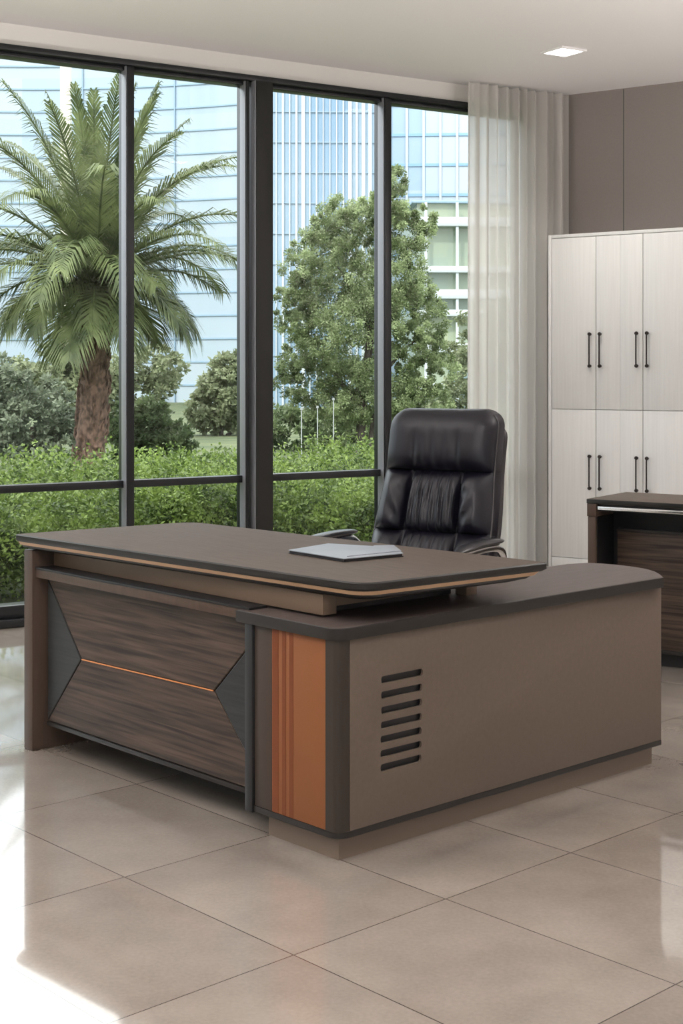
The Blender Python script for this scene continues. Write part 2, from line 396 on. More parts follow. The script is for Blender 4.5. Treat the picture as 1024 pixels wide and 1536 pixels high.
def pendant(x, y, rz, power, which):
    t = tag(empty('pendant_lamp', (x, y, 2.72), rz), 'long slim white pendant uplight hung near the viewer, '+which+', outside the picture', 'lamp', 'pendant uplights')
    box('housing', M['white'], t, -.7, .7, -.09, .09, -.05, -.012, .006)
    for sx_ in (-.6, .6):
        bm = bmesh.new(); tube(bm, [(sx_, 0, -.02), (sx_, 0, CEIL-2.721)], .003, 6); link('cord', bm, M['black'], t, True)
    ld = bpy.data.lights.new('pendant_light', 'AREA'); ld.shape = 'RECTANGLE'; ld.size = 1.36; ld.size_y = .16; ld.energy = power; ld.color = (1, .965, .96)
    lo = bpy.data.objects.new('lamp', ld); COL.objects.link(lo); lo.parent = t; lo.rotation_euler = (math.pi, 0, 0)
pendant(-.6, 1.2, .1, 130, 'over the viewing point')  # added unseen pendant, hung only to throw light on the ceiling
def added_torchiere(x, y, power, which):
    t = tag(empty('floor_lamp', (x, y, 0)), 'slim black uplighter '+which+', outside the picture', 'lamp', 'uplighter floor lamps')
    bm = bmesh.new(); tube(bm, [(0, 0, 0), (0, 0, .02)], .15, 32); link('base', bm, M['black_pl'], t, True)
    bm = bmesh.new(); tube(bm, [(0, 0, .02), (0, 0, 1.76)], .012, 12); link('pole', bm, M['black_pl'], t, True)
    bm = bmesh.new()
    rows = [[(r_*math.cos(a), r_*math.sin(a), z) for a in np.linspace(0, 2*math.pi, 33)[:-1]] for r_, z in ((.03, 1.75), (.13, 1.80), (.17, 1.86), (.165, 1.86), (.125, 1.81), (.03, 1.77))]
    loft(bm, rows); link('bowl', bm, M['black_pl'], t, True)
    ld = bpy.data.lights.new('uplight', 'AREA'); ld.shape = 'DISK'; ld.size = .22; ld.energy = power; ld.color = (1, .955, .93)
    lo = bpy.data.objects.new('lamp', ld); COL.objects.link(lo); lo.parent = t; lo.location = (0, 0, 1.845); lo.rotation_euler = (math.pi, 0, 0)
added_torchiere(3.1, 5.1, 100, 'to the right of the desk'); added_torchiere(5.0, 6.3, 62, 'near the right end of the back wall'); added_torchiere(-2.3, 4.3, 125, 'to the left of the desk')  # added unseen uplighters that brighten the ceiling

# ---------------------------------------------------------------- executive desk
TH = .829; DO = Vector((-.010, 4.070, 0)); cT, sT = math.cos(TH), math.sin(TH)
XL = Vector((cT, -sT, 0)); YL = Vector((sT, cT, 0))
desk = tag(empty('executive_desk', DO, -TH), 'large brown L-shaped executive desk with orange accent panel and slotted side', 'desk')
def loc(p): q = Vector((p[0], p[1], 0))-DO; return (q.dot(XL), q.dot(YL))
def dz(px, py, z): return loc(at_z(px, py, z))
def fr(px, py, v=0.0):
    """pixel -> (x,z) on the front plane y=v of the desk frame"""
    t = (px-CX)/F; o = DO+YL*v; x = (t*o.y-o.x)/(XL.x-t*XL.y); d = o.y+XL.y*x
    return x, H-(py-Y0)*d/F
def sd(px, py, u=0.0):
    """pixel -> (y,z) on the side plane x=-u"""
    t = (px-CX)/F; o = DO-XL*u; y = (t*o.y-o.x)/(YL.x-t*YL.y); d = o.y+YL.y*y
    return y, H-(py-Y0)*d/F

ZD = .80     # desktop height
top = [dz(22, 801, ZD), dz(543.7, 876, ZD), dz(823, 843.5, ZD), dz(288, 782.5, ZD)]
if area2(top) < 0: top = top[::-1]
def deskloop(d, z, e=0):
    # edges: 0 front, 1 right side, 2 back end, 3 left side
    p = offset_poly(top, [d, d, d+e, d]); return lv(round_poly(p, [.012, .075, .016, .09], 8), z)
bm = bmesh.new()
# desktop slab (dark edge faces below, wood on top)
loft(bm, [deskloop(.004, ZD-.026, .012), deskloop(0, ZD-.020), deskloop(0, ZD-.004), deskloop(.004, ZD)])
desktop = link('desktop', bm, [M['dark_edge'], M['top_wood']], desk, True)
for p in desktop.data.polygons:
    if p.normal.z > .9: p.material_index = 1
bm = bmesh.new(); loft(bm, [deskloop(.010, ZD-.038, .035), deskloop(.006, ZD-.0262, .02)])
link('edge_strip', bm, M['tan'], desktop, True)
bm = bmesh.new(); loft(bm, [deskloop(.045, ZD-.056, .075), deskloop(.018, ZD-.046, .05), deskloop(.014, ZD-.0382, .04)])
link('underside_lip', bm, M['black'], desktop, True)

ZR = .675    # top of the return
# return top outline
far = [dz(x, y, ZR) for x, y in ((995, 866), (990, 861.5), (982, 857), (968, 853), (950, 850), (925, 847), (900, 845), (881, 844), (850, 846), (822, 850))]
yE = max(p[1] for p in far)
wback = min(p[0] for p in far)
xw = wback-.02
rt = [(.012, -.012)]+[(max(0.012, far[0][0]), far[0][1])]+far[1:]+[(xw, far[-1][1]-.3), (xw, .02), (xw, -.012)]
if area2(rt) < 0: rt = rt[::-1]
i0 = [i for i, p in enumerate(rt) if p == (.012, -.012)][0]
rad = [0]*len(rt); rad[i0] = .055
rr = round_poly(rt, rad, 8)
bm = bmesh.new(); loft(bm, [lv(offset_poly(rr, .002), ZR-.036), lv(rr, ZR-.033), lv(rr, ZR-.002), lv(offset_poly(rr, .002), ZR)])
rtop = link('return_top', bm, [M['band'], M['return_top']], desk, True)
for p in rtop.data.polygons:
    if p.normal.z > .9: p.material_index = 1
ZC0, ZC1 = .070, ZR-.0362
# carcass
xdiv = fr(373, 1000)[0]
ye = sd(991.5, 1000)[0]
x_orL = fr(407, 1000)[0]; x_orR = fr(487.5, 1000)[0]; y_post = sd(524.5, 1000)[0]
xin = xw+.02
endc = [(-.004, ye), (-.10, ye+.07), (-.25, ye+.12), (xin+.06, ye+.10)]
car = [(xin, .02), (-.019, .02), (-.019, ye-.003), (-.14, ye+.03), (xin+.03, ye+.02)]
if area2(car) < 0: car = car[::-1]
bm = bmesh.new(); loft(bm, [lv(car, ZC0+.02), lv(car, ZC1)])
body = link('return_cabinet', bm, M['stile'], desk)
# plinth and bottom trim
pl = [(fr(403, 1240, .035)[0], .035), (-.035, .035), (-.035, sd(977, 1140, .035)[0]), (xin+.05, sd(977, 1140, .035)[0]), (xin+.05, .3), (fr(403, 1240, .035)[0], .3)]
pl = [(max(p[0], xin+.02), p[1]) for p in pl]
if area2(pl) < 0: pl = pl[::-1]
bm = bmesh.new(); loft(bm, [lv(pl, 0.0), lv(pl, ZC0-.001)]); link('plinth', bm, M['plinth'], desk)
def bt(e): 
    p = [(xdiv-.012, e), (-e, e), (-e, ye), (-.14, ye+.033), (xin+.03, ye+.023), (xin, .3), (xdiv-.012, .3)]
    if area2(p) < 0: p = p[::-1]
    i = min(range(len(p)), key=lambda k: abs(p[k][0]+e)+abs(p[k][1]-e)); r = [0]*len(p); r[i] = .05
    return round_poly(p, r, 8)
bm = bmesh.new(); loft(bm, [lv(bt(.003), ZC0), lv(bt(0), ZC0+.003), lv(bt(0), ZC0+.019)]); link('bottom_trim', bm, M['band'], body, True)
ZP0 = ZC0+.0195
# corner post with a rounded arris
def post():
    p = [(x_orR, .001), (-.001, .001), (-.001, y_post), (-.019, y_post), (-.03, .019), (x_orR, .019)]
    if area2(p) < 0: p = p[::-1]
    i = min(range(len(p)), key=lambda k: abs(p[k][0]+.001)+abs(p[k][1]-.001)); r = [0]*len(p); r[i] = .024
    return round_poly(p, r, 10)
bm = bmesh.new(); loft(bm, [lv(post(), ZP0), lv(post(), ZC1-.0005)]); link('corner_post', bm, M['post'], body, True)
tag(box('accent_panel', M['orange'], body, x_orL, x_orR-.0005, .002, .019, ZP0, ZC1-.0005, .001), 'orange panel with three dark stripes')
acc = body.children[-1] if False else [o for o in bpy.data.objects if o.name == 'accent_panel'][0]
for a, b in ((408, 417), (422.5, 428), (433, 439)):
    box('stripe', M['orange_dk'], acc, fr(a, 1000)[0], fr(b, 1000)[0], .0012, .004, ZP0+.0005, ZC1-.001, 0)
box('stile', M['stile'], body, fr(381, 1000)[0], x_orL-.001, .002, .019, ZP0, ZC1-.0005, .001)
box('divider', M['black'], body, xdiv-.012, fr(380.5, 1000)[0], -.006, .3, ZC0-.002, ZC1-.0005, .001)
# slotted side panel
sp = box('side_panel', M['taupe'], body, -.008, 0, y_post+.001, ye, ZP0, ZC1-.0005, .0015)
slots = []
for yl, yr, xl, xr in ((1019.5, 1007.5, 571.5, 634), (1042, 1030.5, 571.5, 633), (1065, 1053, 571.5, 632.5), (1087.5, 1074.5, 571, 632.5), (1109, 1095.5, 570.5, 632), (1130, 1116.5, 570.5, 632), (1151, 1137, 570.5, 631.5)):
    a = sd(xl, yl+.5); b = sd(xr, yr+.5); z = (a[1]+b[1])/2; h = .0105
    c = bmesh.new(); prof = []
    for k in range(13): t = -math.pi/2+math.pi*k/12; prof.append((b[0]-h*.6+math.cos(t)*h*.6, z+math.sin(t)*h))
    for k in range(13): t = math.pi/2+math.pi*k/12; prof.append((a[0]+h*.6+math.cos(t)*h*.6, z+math.sin(t)*h))
    loft(c, [[(x, y, zz) for y, zz in prof] for x in (-.03, .01)]); co = link('cutter', c, None, desk)
    slots.append(co)
bpy.context.view_layer.update()
for co in slots:
    md = sp.modifiers.new('b', 'BOOLEAN'); md.operation = 'DIFFERENCE'; md.object = co; md.solver = 'EXACT'
dg = bpy.context.evaluated_depsgraph_get(); me = bpy.data.meshes.new_from_object(sp.evaluated_get(dg)); sp.modifiers.clear(); sp.data = me
for co in slots: bpy.data.objects.remove(co, do_unlink=True)
me.materials.clear(); me.materials.append(M['taupe'])
me.set_sharp_from_angle(angle=R(30))
y0_, y1_ = sd(566, 1000)[0], sd(638, 1000)[0]
box('vent_backing', M['black'], body, -.0185, -.0125, y0_, y1_, sd(600, 1165)[1], sd(600, 995)[1], 0)

# fascia block under the desktop, standing on the return and the cross rail
ZF = ZD-.056
xf0 = fr(80.5, 840, .085)[0]; xf1 = fr(484, 900, .085)[0]
box('fascia', M['taupe_rail'], desk, xf0, xf1, .085, .14, ZR+.0075, ZF-.0005, .001)
yp = sd(715, 900, -xf1+.0)[0]
box('side_rail', M['taupe_rail'], desk, xf1-.02, xf1-.0005, .1405, yp-.052, ZR+.030, ZF-.0005, .001)
box('support_post', M['taupe_rail'], desk, xf1-.05, xf1, yp-.05, yp, ZR+.0005, ZF-.0005, .001)
box('recess_panel', M['black'], desk, xf1-.09, xf1-.07, .1405, yp-.05, ZR+.0005, ZF-.0005, 0)
# left leg panel
xl0, xl1 = fr(36, 1119)[0], fr(48.3, 1121)[0]
box('leg_panel', M['leg'], desk, xl0, xl1, .0, .66, 0, ZF-.001, .003)
# cross rail with its dark top edge
xr0 = xl1+.0005
box('cross_rail', M['leg'], desk, xr0+.004, xdiv-.0125, .012, .055, ZR-.031, ZR-.001, .001)
box('rail_cap', M['black'], desk, xr0+.004, xdiv-.0125, .010, .084, ZR-.0005, ZR+.007, .001)
# modesty panel
VM = .045
zm0 = .112; zm1 = ZR-.033
mod = box('modesty_panel', M['black'], desk, xr0+.03, xdiv-.0125, VM+.006, VM+.024, zm0-.004, zm1, .001)
box('kick_board', M['black'], desk, xr0, xin-.001, .30, .315, 0, ZR-.04, 0)  # added black board, blocks the bright window reflection below the modesty panel
box('end_block', M['black'], desk, xr0, xf0-.001, .145, .16, ZR-.039, ZF-.001, 0)  # black sheet stands in for the shadow gap behind the leg
box('lower_edge', M['band'], mod, xr0+.03, xdiv-.0127, VM-.002, VM+.0055, zm0-.016, zm0-.001, .001)
def fac(name, pix, m, y=VM, g=.002):
    p = [fr(a, b, VM) for a, b in pix]
    x_min, x_max = xr0+.03, xdiv-.0135
    p = [(min(max(a, x_min), x_max), min(max(b, zm0), zm1-.001)) for a, b in p]
    if area2(p) < 0: p = p[::-1]
    p = offset_poly(p, g)
    q = offset_poly(p, .003)
    bm = bmesh.new(); loft(bm, [[(a, y+.006, b) for a, b in p], [(a, y+.002, b) for a, b in p], [(a, y, b) for a, b in q]])
    return link(name, bm, m, mod, False)
A = (122, 989); B = (321, 1036.5)
fac('upper_panel', [(68, 860), A, B, (370, 974), (370, 900)], M['dwood'])
fac('lower_panel', [A, (60, 1100), (371, 1210), (371, 1132), B], M['dwood'])
fac('left_triangle', [(62, 850), A, (60, 1100)], M['tri'])
fac('right_triangle', [(370.5, 973), B, (370.5, 1134)], M['tri'])
a = fr(*A, VM); b = fr(*B, VM)
bm = bmesh.new(); tube(bm, [(a[0]+.004, VM-.0005, a[1]), (b[0]-.004, VM-.0005, b[1])], .0024, 8)
tag(link('inlay', bm, M['orange_line'], mod, True), 'thin orange inlay')

# ---------------------------------------------------------------- folder on the desk
fz = ZD
fo = tag(empty('folder', at_z(520, 830, ZD)), 'closed blue-grey document folder lying on the brown desktop', 'folder')
fl = fo.location.copy()
def fpts(px, z): 
    out = [at_z(a, b, ZD) for a, b in px]; q = [(p.x-fl.x, p.y-fl.y) for p in out]
    return q if area2(q) > 0 else q[::-1]
base = fpts([(432, 830), (516, 843.5), (605, 835), (591, 826), (492, 820)], 0)
bm = bmesh.new(); loft(bm, [lv(round_poly(base, .004, 3), 0.0005), lv(round_poly(base, .004, 3), .003)]); link('back_cover', bm, M['black'], fo)
pg = offset_poly(base, .004)
bm = bmesh.new(); loft(bm, [lv(pg, .0032), lv(pg, .0095)]); link('inner_leaves', bm, M['gusset'], fo)
bm = bmesh.new(); loft(bm, [lv(round_poly(base, .004, 3), .0097), lv(offset_poly(round_poly(base, .004, 3), .001), .0118)]); link('front_cover', bm, M['folder'], fo, True)
fl2 = fpts([(516, 841.5), (604, 832.5), (592, 823.5), (560, 824)], 0)
bm = bmesh.new(); loft(bm, [lv(offset_poly(fl2, .004), .012), lv(offset_poly(fl2, .005), .0145)]); link('flap', bm, M['folder'], fo, True)

# ---------------------------------------------------------------- office chair
def chair(loc_, rz):
    t = tag(empty('office_chair', loc_, rz), 'black leather executive armchair with padded high back behind the desk', 'chair')
    HB, Z0 = .80, .455
    def smooth(x, a, b): k = min(1, max(0, (x-a)/(b-a))); return k*k*(3-2*k)
    def hw(v):
        w = .260-.020*smooth(v, .35, .75)
        if v > .90: w *= (1-((v-.90)/.10)**2.6*.24)
        return w
    def recl(v): return -.01+.25*(.5*v+.5*math.sin(math.pi/2*v))
    rs = np.random.default_rng(3)
    def bulge(s, v):
        a = abs(s)
        edge = max(0, 1-a**5)**.5
        if v > .685:      # head pillow
            k = (v-.685)/.315; pr = max(0, 1-abs(2*k-1)**3.2)**.55
            h = .075*pr*edge
            h -= .009*math.exp(-((a-.40)/.06)**2)*max(0, 1-abs(2*k-.6))*pr
            h += .0034*math.sin(s*30+2*k)*math.exp(-(s/.42)**2)*pr*(1-k)
            return h
        if v > .385:
            k = (v-.385)/.30; pr = max(0, 1-abs(2*k-1)**4)**.55
        else:
            k = v/.385; pr = max(0, 1-abs(2*k-1)**4)**.55
        c = smooth(a, .40, .50)
        mid = .050+.0045*math.sin(s*48+1.2*math.sin(4*k))+.002*math.sin(s*83+3*k)
        kk = (a-.45)/.55
        side = .068*max(0, 1-abs(2*kk-1)**2.6)**.5 if a > .45 else 0
        side = max(side, .02)
        groove = -.020*math.exp(-((a-.44)/.04)**2)
        wr = .006*math.exp(-((a-.58)/.14)**2)*math.sin((k*7-a*9)*2.2)*(1 if a > .45 else 0)*(1-pr*.3)
        return ((mid*(1-c)+side*c)*1.0+groove+wr)*pr*min(1, edge+.15)
    ns, nt = 120, 150
    V = []; Fc = []
    for j in range(nt+1):
        v = j/nt; z = Z0+HB*v; w = hw(v)
        tp = 1 if v < .965 else max(0.0, 1-((v-.965)/.035)**2)**.5
        for i in range(ns+1):
            s = -1+2*i/ns
            y = recl(v)-.038-bulge(s, v)
            wrap = .022*s**6*0
            V.append((s*w, y+wrap, z))
        for i in range(ns+1):
            s = 1-2*i/ns
            V.append((s*w*.97, recl(v)+.045*tp, z))
    n = 2*(ns+1)
    for j in range(nt):
        for i in range(n): Fc.append((j*n+i, j*n+(i+1) % n, (j+1)*n+(i+1) % n, (j+1)*n+i))
    V = np.array(V)
    Fc = np.array(Fc)
    o = mesh_np('backrest', V, Fc, M['leather'], t, True)
    bm = bmesh.new(); bm.from_mesh(o.data)
    bm.verts.ensure_lookup_table()
    bm.faces.new([bm.verts[i] for i in range(n)][::-1]); bm.faces.new([bm.verts[nt*n+i] for i in range(n)])
    bmesh.ops.recalc_face_normals(bm, faces=bm.faces)
    for f in bm.faces: f.smooth = True
    bm.to_mesh(o.data); bm.free()
    o.data.set_sharp_from_angle(angle=R(60))
    # piping along the seam
    bm = bmesh.new()
    for sg in (-1, 1):
        pts = [(sg*hw(v)*1.0, recl(v)-.036, Z0+HB*v) for v in np.linspace(.0, .97, 60)]
        tube(bm, pts, .0045, 8)
    link('piping', bm, M['gusset'], t, True)
    # rear shell
    bm = bmesh.new(); rows = []
    for v in np.linspace(0, 1, 40):
        vv = .02+.93*v; w = hw(vv)*.985*(1 if v < .9 else (1-((v-.9)/.1)**2*.35)); y = recl(vv)+.045
        rows.append([(w*math.copysign(abs(math.cos(a))**.55, math.cos(a)), y+.028+.030*math.copysign(abs(math.sin(a))**.8, math.sin(a)), Z0+HB*vv) for a in np.linspace(0, 2*math.pi, 33)[:-1]])
    loft(bm, rows); link('back_shell', bm, M['gusset'], t, True)
    # seat: padded cushion
    bm = bmesh.new()
    rows = []
    for z, e in ((.40, .035), (.41, .012), (.44, 0), (.475, 0), (.50, .012), (.515, .04), (.522, .10)):
        p = round_poly([(-.27+e, -.50+e), (.27-e, -.50+e), (.26-e, .06-e), (-.26+e, .06-e)], .07 if e < .05 else .05, 8); rows.append(lv(p, z))
    loft(bm, rows); seat = link('seat', bm, M['leather'], t, True, 180)
    for sg in (-1, 1):
        bm = bmesh.new()
        path = [(sg*.27, .075, .63), (sg*.315, .06, .68), (sg*.325, .0, .722), (sg*.325, -.10, .735), (sg*.325, -.24, .735), (sg*.325, -.36, .727), (sg*.32, -.42, .70), (sg*.315, -.44, .65), (sg*.30, -.36, .52), (sg*.26, -.25, .44)]
        sm = []
        for i in range(len(path)-1):
            for q in range(5):
                k = q/5; p0 = Vector(path[max(0, i-1)]); p1 = Vector(path[i]); p2 = Vector(path[i+1]); p3 = Vector(path[min(len(path)-1, i+2)])
                sm.append(.5*((2*p1)+(p2-p0)*k+(2*p0-5*p1+4*p2-p3)*k*k+(3*p1-p0-3*p2+p3)*k**3))
        sm.append(Vector(path[-1]))
        tube(bm, sm, .017, 12); ar = link('armrest', bm, M['chrome'], t, True)
        bm = bmesh.new(); rows = []
        for k in np.linspace(0, 1, 22):
            y = .03-.40*k; w = .030*(1-abs(2*k-1)**6*.6); hh = .013*(1-abs(2*k-1)**6*.7); zc = .752+.006*math.sin(math.pi*k)-.03*max(0, k-.8)
            rows.append([(sg*.325+w*math.cos(a), y, zc+hh*math.sin(a)) for a in np.linspace(0, 2*math.pi, 17)[:-1]])
        loft(bm, rows); link('arm_pad', bm, M['arm'], ar, True)
    bm = bmesh.new(); add_box(bm, -.13, .13, -.34, -.08, .355, .398, .008); link('seat_mechanism', bm, M['black_pl'], t, True)
    bm = bmesh.new(); add_box(bm, -.05, .05, -.06, .13, .375, .395, .004)
    tube(bm, [(0, .10, .385), (0, .16, .42), (0, .17, .60)], .02, 10); link('back_bracket', bm, M['black_pl'], t, True)
    bm = bmesh.new(); tube(bm, [(0, -.2, .10), (0, -.2, .355)], .026, 16); link('gas_lift', bm, M['chrome'], t, True)
    for k in range(5):
        a = R(18+72*k); ex, ey = math.cos(a)*.31, math.sin(a)*.31-.2
        bm = bmesh.new(); tube(bm, [(0, -.2, .115), (ex*.5, -.2+(ey+.2)*.5, .105), (ex, ey, .075)], [.032, .024, .017], 10); leg = link('base_leg', bm, M['chrome'], t, True)
        bm = bmesh.new()
        for sgn in (-1, 1):
            c = Vector((ex, ey, .0275)); ax = Vector((-math.sin(a), math.cos(a), 0))*sgn
            tube(bm, [c+ax*.008, c+ax*.024], .0272, 18)
        tube(bm, [(ex, ey, .03), (ex, ey, .07)], .007, 8)
        link('castor', bm, M['black_pl'], leg, True)
    return t
CH = chair((.325, 5.70, 0), R(-30))

# ---------------------------------------------------------------- white storage cabinet on the back wall
def cabinet():
    dep = .42
    o0 = CORNER+BN*dep
    def X(px):
        t = (px-CX)/F; return (t*o0.y-o0.x)/(BD.x-t*BD.y)
    s = X(822); org = o0+BD*s; ang = math.atan2(BD.y, BD.x)
    t = tag(empty('storage_cabinet', (org.x, org.y, 0), ang), 'tall white storage cabinet with dark bar handles standing against the taupe back wall', 'cabinet')
    # local x to the right, local y into the room is -y (cabinet occupies y in 0..dep)
    def lx(px): return X(px)-s
    dd = lambda x: org.y+BD.y*x
    zt = H+(Y0-353)*org.y/F; zmid = H-(613.5-Y0)*org.y/F; zpl = H-(834-Y0)*org.y/F
    xe = lx(963)*2+.9
    bm = bmesh.new(); D = dep-.01
    add_box(bm, 0, .020, 0, D, 0, zt, .001); add_box(bm, xe-.02, xe, 0, D, 0, zt, .001)
    add_box(bm, .0202, xe-.0202, 0, D, zt-.022, zt, .001); add_box(bm, .0202, xe-.0202, .03, D, 0, zt-.0225, 0)
    link('carcass', bm, M['white'], t, True)
    box('plinth', M['white'], t, .022, xe-.022, .004, .029, 0, zpl-.003, .001)
    x1, x2, x3, x4 = lx(893), lx(929.5), lx(963.5), None
    w = x1-.022
    seams = [.022, x1, x2, x3, x3+w, x3+w+w]
    while seams[-1]+.1 < xe-.022-.2: seams.append(seams[-1]+w)
    seams[-1] = xe-.022
    hpos = {0: 'R', 1: 'L', 2: 'R', 3: 'L', 4: 'R', 5: 'L', 6: 'R', 7: 'L'}
    zh = {0: (H+(Y0-501)*9.45/F, H+(Y0-549)*9.45/F), 1: (H-(685-Y0)*9.45/F, H-(733-Y0)*9.45/F)}
    for r, (za, zb) in enumerate(((zmid+.002, zt-.024), (zpl, zmid-.002))):
        for i in range(len(seams)-1):
            g = .0022 if i not in (1, 2) else .0022
            gl = .0004 if i == 2 else g; gr = .0004 if i == 1 else g
            dr = box('door', M['white'], t, seams[i]+gl, seams[i+1]-gr, .004, .028, za, zb, .0012)
            off = .036
            hx = seams[i+1]-off if hpos[i % 8] == 'R' else seams[i]+off
            z1, z0 = zh[r]
            bm = bmesh.new()
            tube(bm, [(hx, -.026, z0+.004), (hx, -.026, z1-.004)], .0050, 10)
            for zz in (z0, z1):
                tube(bm, [(hx, .0035, zz), (hx, -.012, zz)], .006, 10); tube(bm, [(hx, -.012, zz), (hx, -.022, zz), (hx, -.032, zz)], [.011, .013, .009], 12)
            link('handle', bm, M['handle'], dr, True)
    return t
cabinet()

# ---------------------------------------------------------------- credenza at the right
def credenza():
    zt = .80
    org = at_z(881, 748, zt); ang = math.atan2(BD.y, BD.x)
    t = tag(empty('credenza', (org.x, org.y, 0), ang), 'dark brown wood-grain credenza with open black recess in front of the white cabinet', 'sideboard')
    bk = at_z(971, 739.5, zt); q = Vector((bk.x-org.x, bk.y-org.y, 0)); dy = q.dot(-BN)
    dep = max(.4, dy); ln = 1.6
    bm = bmesh.new(); add_box(bm, -.004, ln, -.006, dep, zt-.022, zt, .003)
    tp = link('top', bm, [M['top_wood'], M['dark_edge']], t, True)
    for p in tp.data.polygons:
        if abs(p.normal.z) < .9: p.material_index = 1
    bm = bmesh.new(); add_box(bm, 0, .042, 0, dep-.005, 0, zt-.085, .003); link('side_panel', bm, M['leg'], t, True)
    box('side_lining', M['black'], t, .0422, .0464, .012, dep-.01, 0.001, zt-.0855, 0)
    bm = bmesh.new(); add_box(bm, -.002, .046, -.004, dep-.005, zt-.084, zt-.0225, .002); link('side_panel_cap', bm, M['leg'], t, True)
    bm = bmesh.new(); add_box(bm, ln-.045, ln-.005, 0, dep-.005, 0, zt-.0225, .003); link('side_panel', bm, M['leg'], t, True)
    tag(box('metal_strip', M['chrome'], t, .0465, ln-.046, .002, .012, zt-.050, zt-.034, .002), 'polished metal strip')
    box('top_rail', M['black'], t, .0465, ln-.046, .0125, .03, zt-.056, zt-.0225, 0)
    box('recess_back', M['black'], t, .0425, ln-.046, .20, .212, 0, zt-.057, 0)  # carried down to the floor as the black shadow beneath the credenza
    box('front_panel', M['dwood'], t, .085, ln-.046, .155, .175, .085, zt-.165, .002)
    box('panel_rail', M['band'], t, .085, ln-.046, .150, .178, zt-.1645, zt-.150, .001)
    box('bottom_rail', M['band'], t, .085, ln-.046, .150, .178, .068, .0845, .001)
    return t
credenza()

# ================================================================ outside
GZ = -.16
gx = [W(-30, -.2, 0), W(60, -.2, 0), W(60, -200, 0), W(-60, -200, 0)]
slab('ground', gx, GZ-.1, GZ, M['soil'])
slab('terrace', [(-40, -2.9, 0), (40, -2.9, 0), (40, -40, 0), (-40, -40, 0)], GZ-.1, GZ, mat('pale_paving', (.62, .60, .56), .8))  # unseen pale ground added to bounce sunlight up to the ceiling

def leaves(centers, size, n_per, spread, mat_, name, parent, sizejit=.4, aspect=.5, flat=0.0):
    """rounded clumps of small leaf blades around every centre"""
    C = np.repeat(np.array(centers), n_per, axis=0); S = np.repeat(np.array(spread), n_per, axis=0)
    if S.ndim == 1: S = S[:, None]
    n = len(C)
    d = rng.normal(size=(n, 3)); d /= np.linalg.norm(d, axis=1)[:, None]
    r = rng.random(n)**.45
    P = C+d*r[:, None]*S
    a = rng.normal(size=(n, 3)); a[:, 2] *= .7; a += d*.5; a /= np.linalg.norm(a, axis=1)[:, None]
    b = np.cross(a, rng.normal(size=(n, 3))); b /= np.linalg.norm(b, axis=1)[:, None]
    sz = size*(1+sizejit*(rng.random(n)-.5)*2)[:, None]
    V = np.stack([P, P+a*sz*.5+b*sz*aspect*.5, P+a*sz, P+a*sz*.5-b*sz*aspect*.5], axis=1).reshape(-1, 3)
    Fc = np.arange(4*n).reshape(n, 4)
    return mesh_np(name, V, Fc, mat_, parent)

def put(o, d): o.location = d

# ---- hedge close outside the glass
def hedge(name, s0, s1, n0, n1, ztop, label, nleaf, size, m):
    t = tag(empty(name, W((s0+s1)/2, -(n0+n1)/2, GZ)), label, 'hedge')
    base = t.location
    cs = []; sp = []
    k = 0
    while k < nleaf//60:
        s = random.uniform(s0, s1); n_ = random.uniform(n0, n1)
        f = (n_-n0)/(n1-n0); zt = ztop-.25*(1-min(1, f*2.2))+.07*math.sin(s*2.1+n_)+.05*math.sin(s*5.3)
        if random.random() < .45: z = random.uniform(GZ+.1, zt); n_ = n0+random.uniform(0, .35)
        else: z = zt-random.random()**2*.25
        p = W(s, -n_, z)-base; cs.append(tuple(p)); sp.append(.17+random.random()*.12); k += 1
    leaves(cs, size, 60, sp, m, 'foliage', t, .5, .55)
hedge('hedge', -2.6, 9.5, 1.7, 3.9, .50, 'low dense bright green hedge running along just outside the windows', 260000, .034, M['leaf_hedge'])
hedge('hedge', 0.5, 13.5, 5.0, 7.2, .40, 'second low green hedge behind the one under the windows', 70000, .05, M['leaf_hedge'])

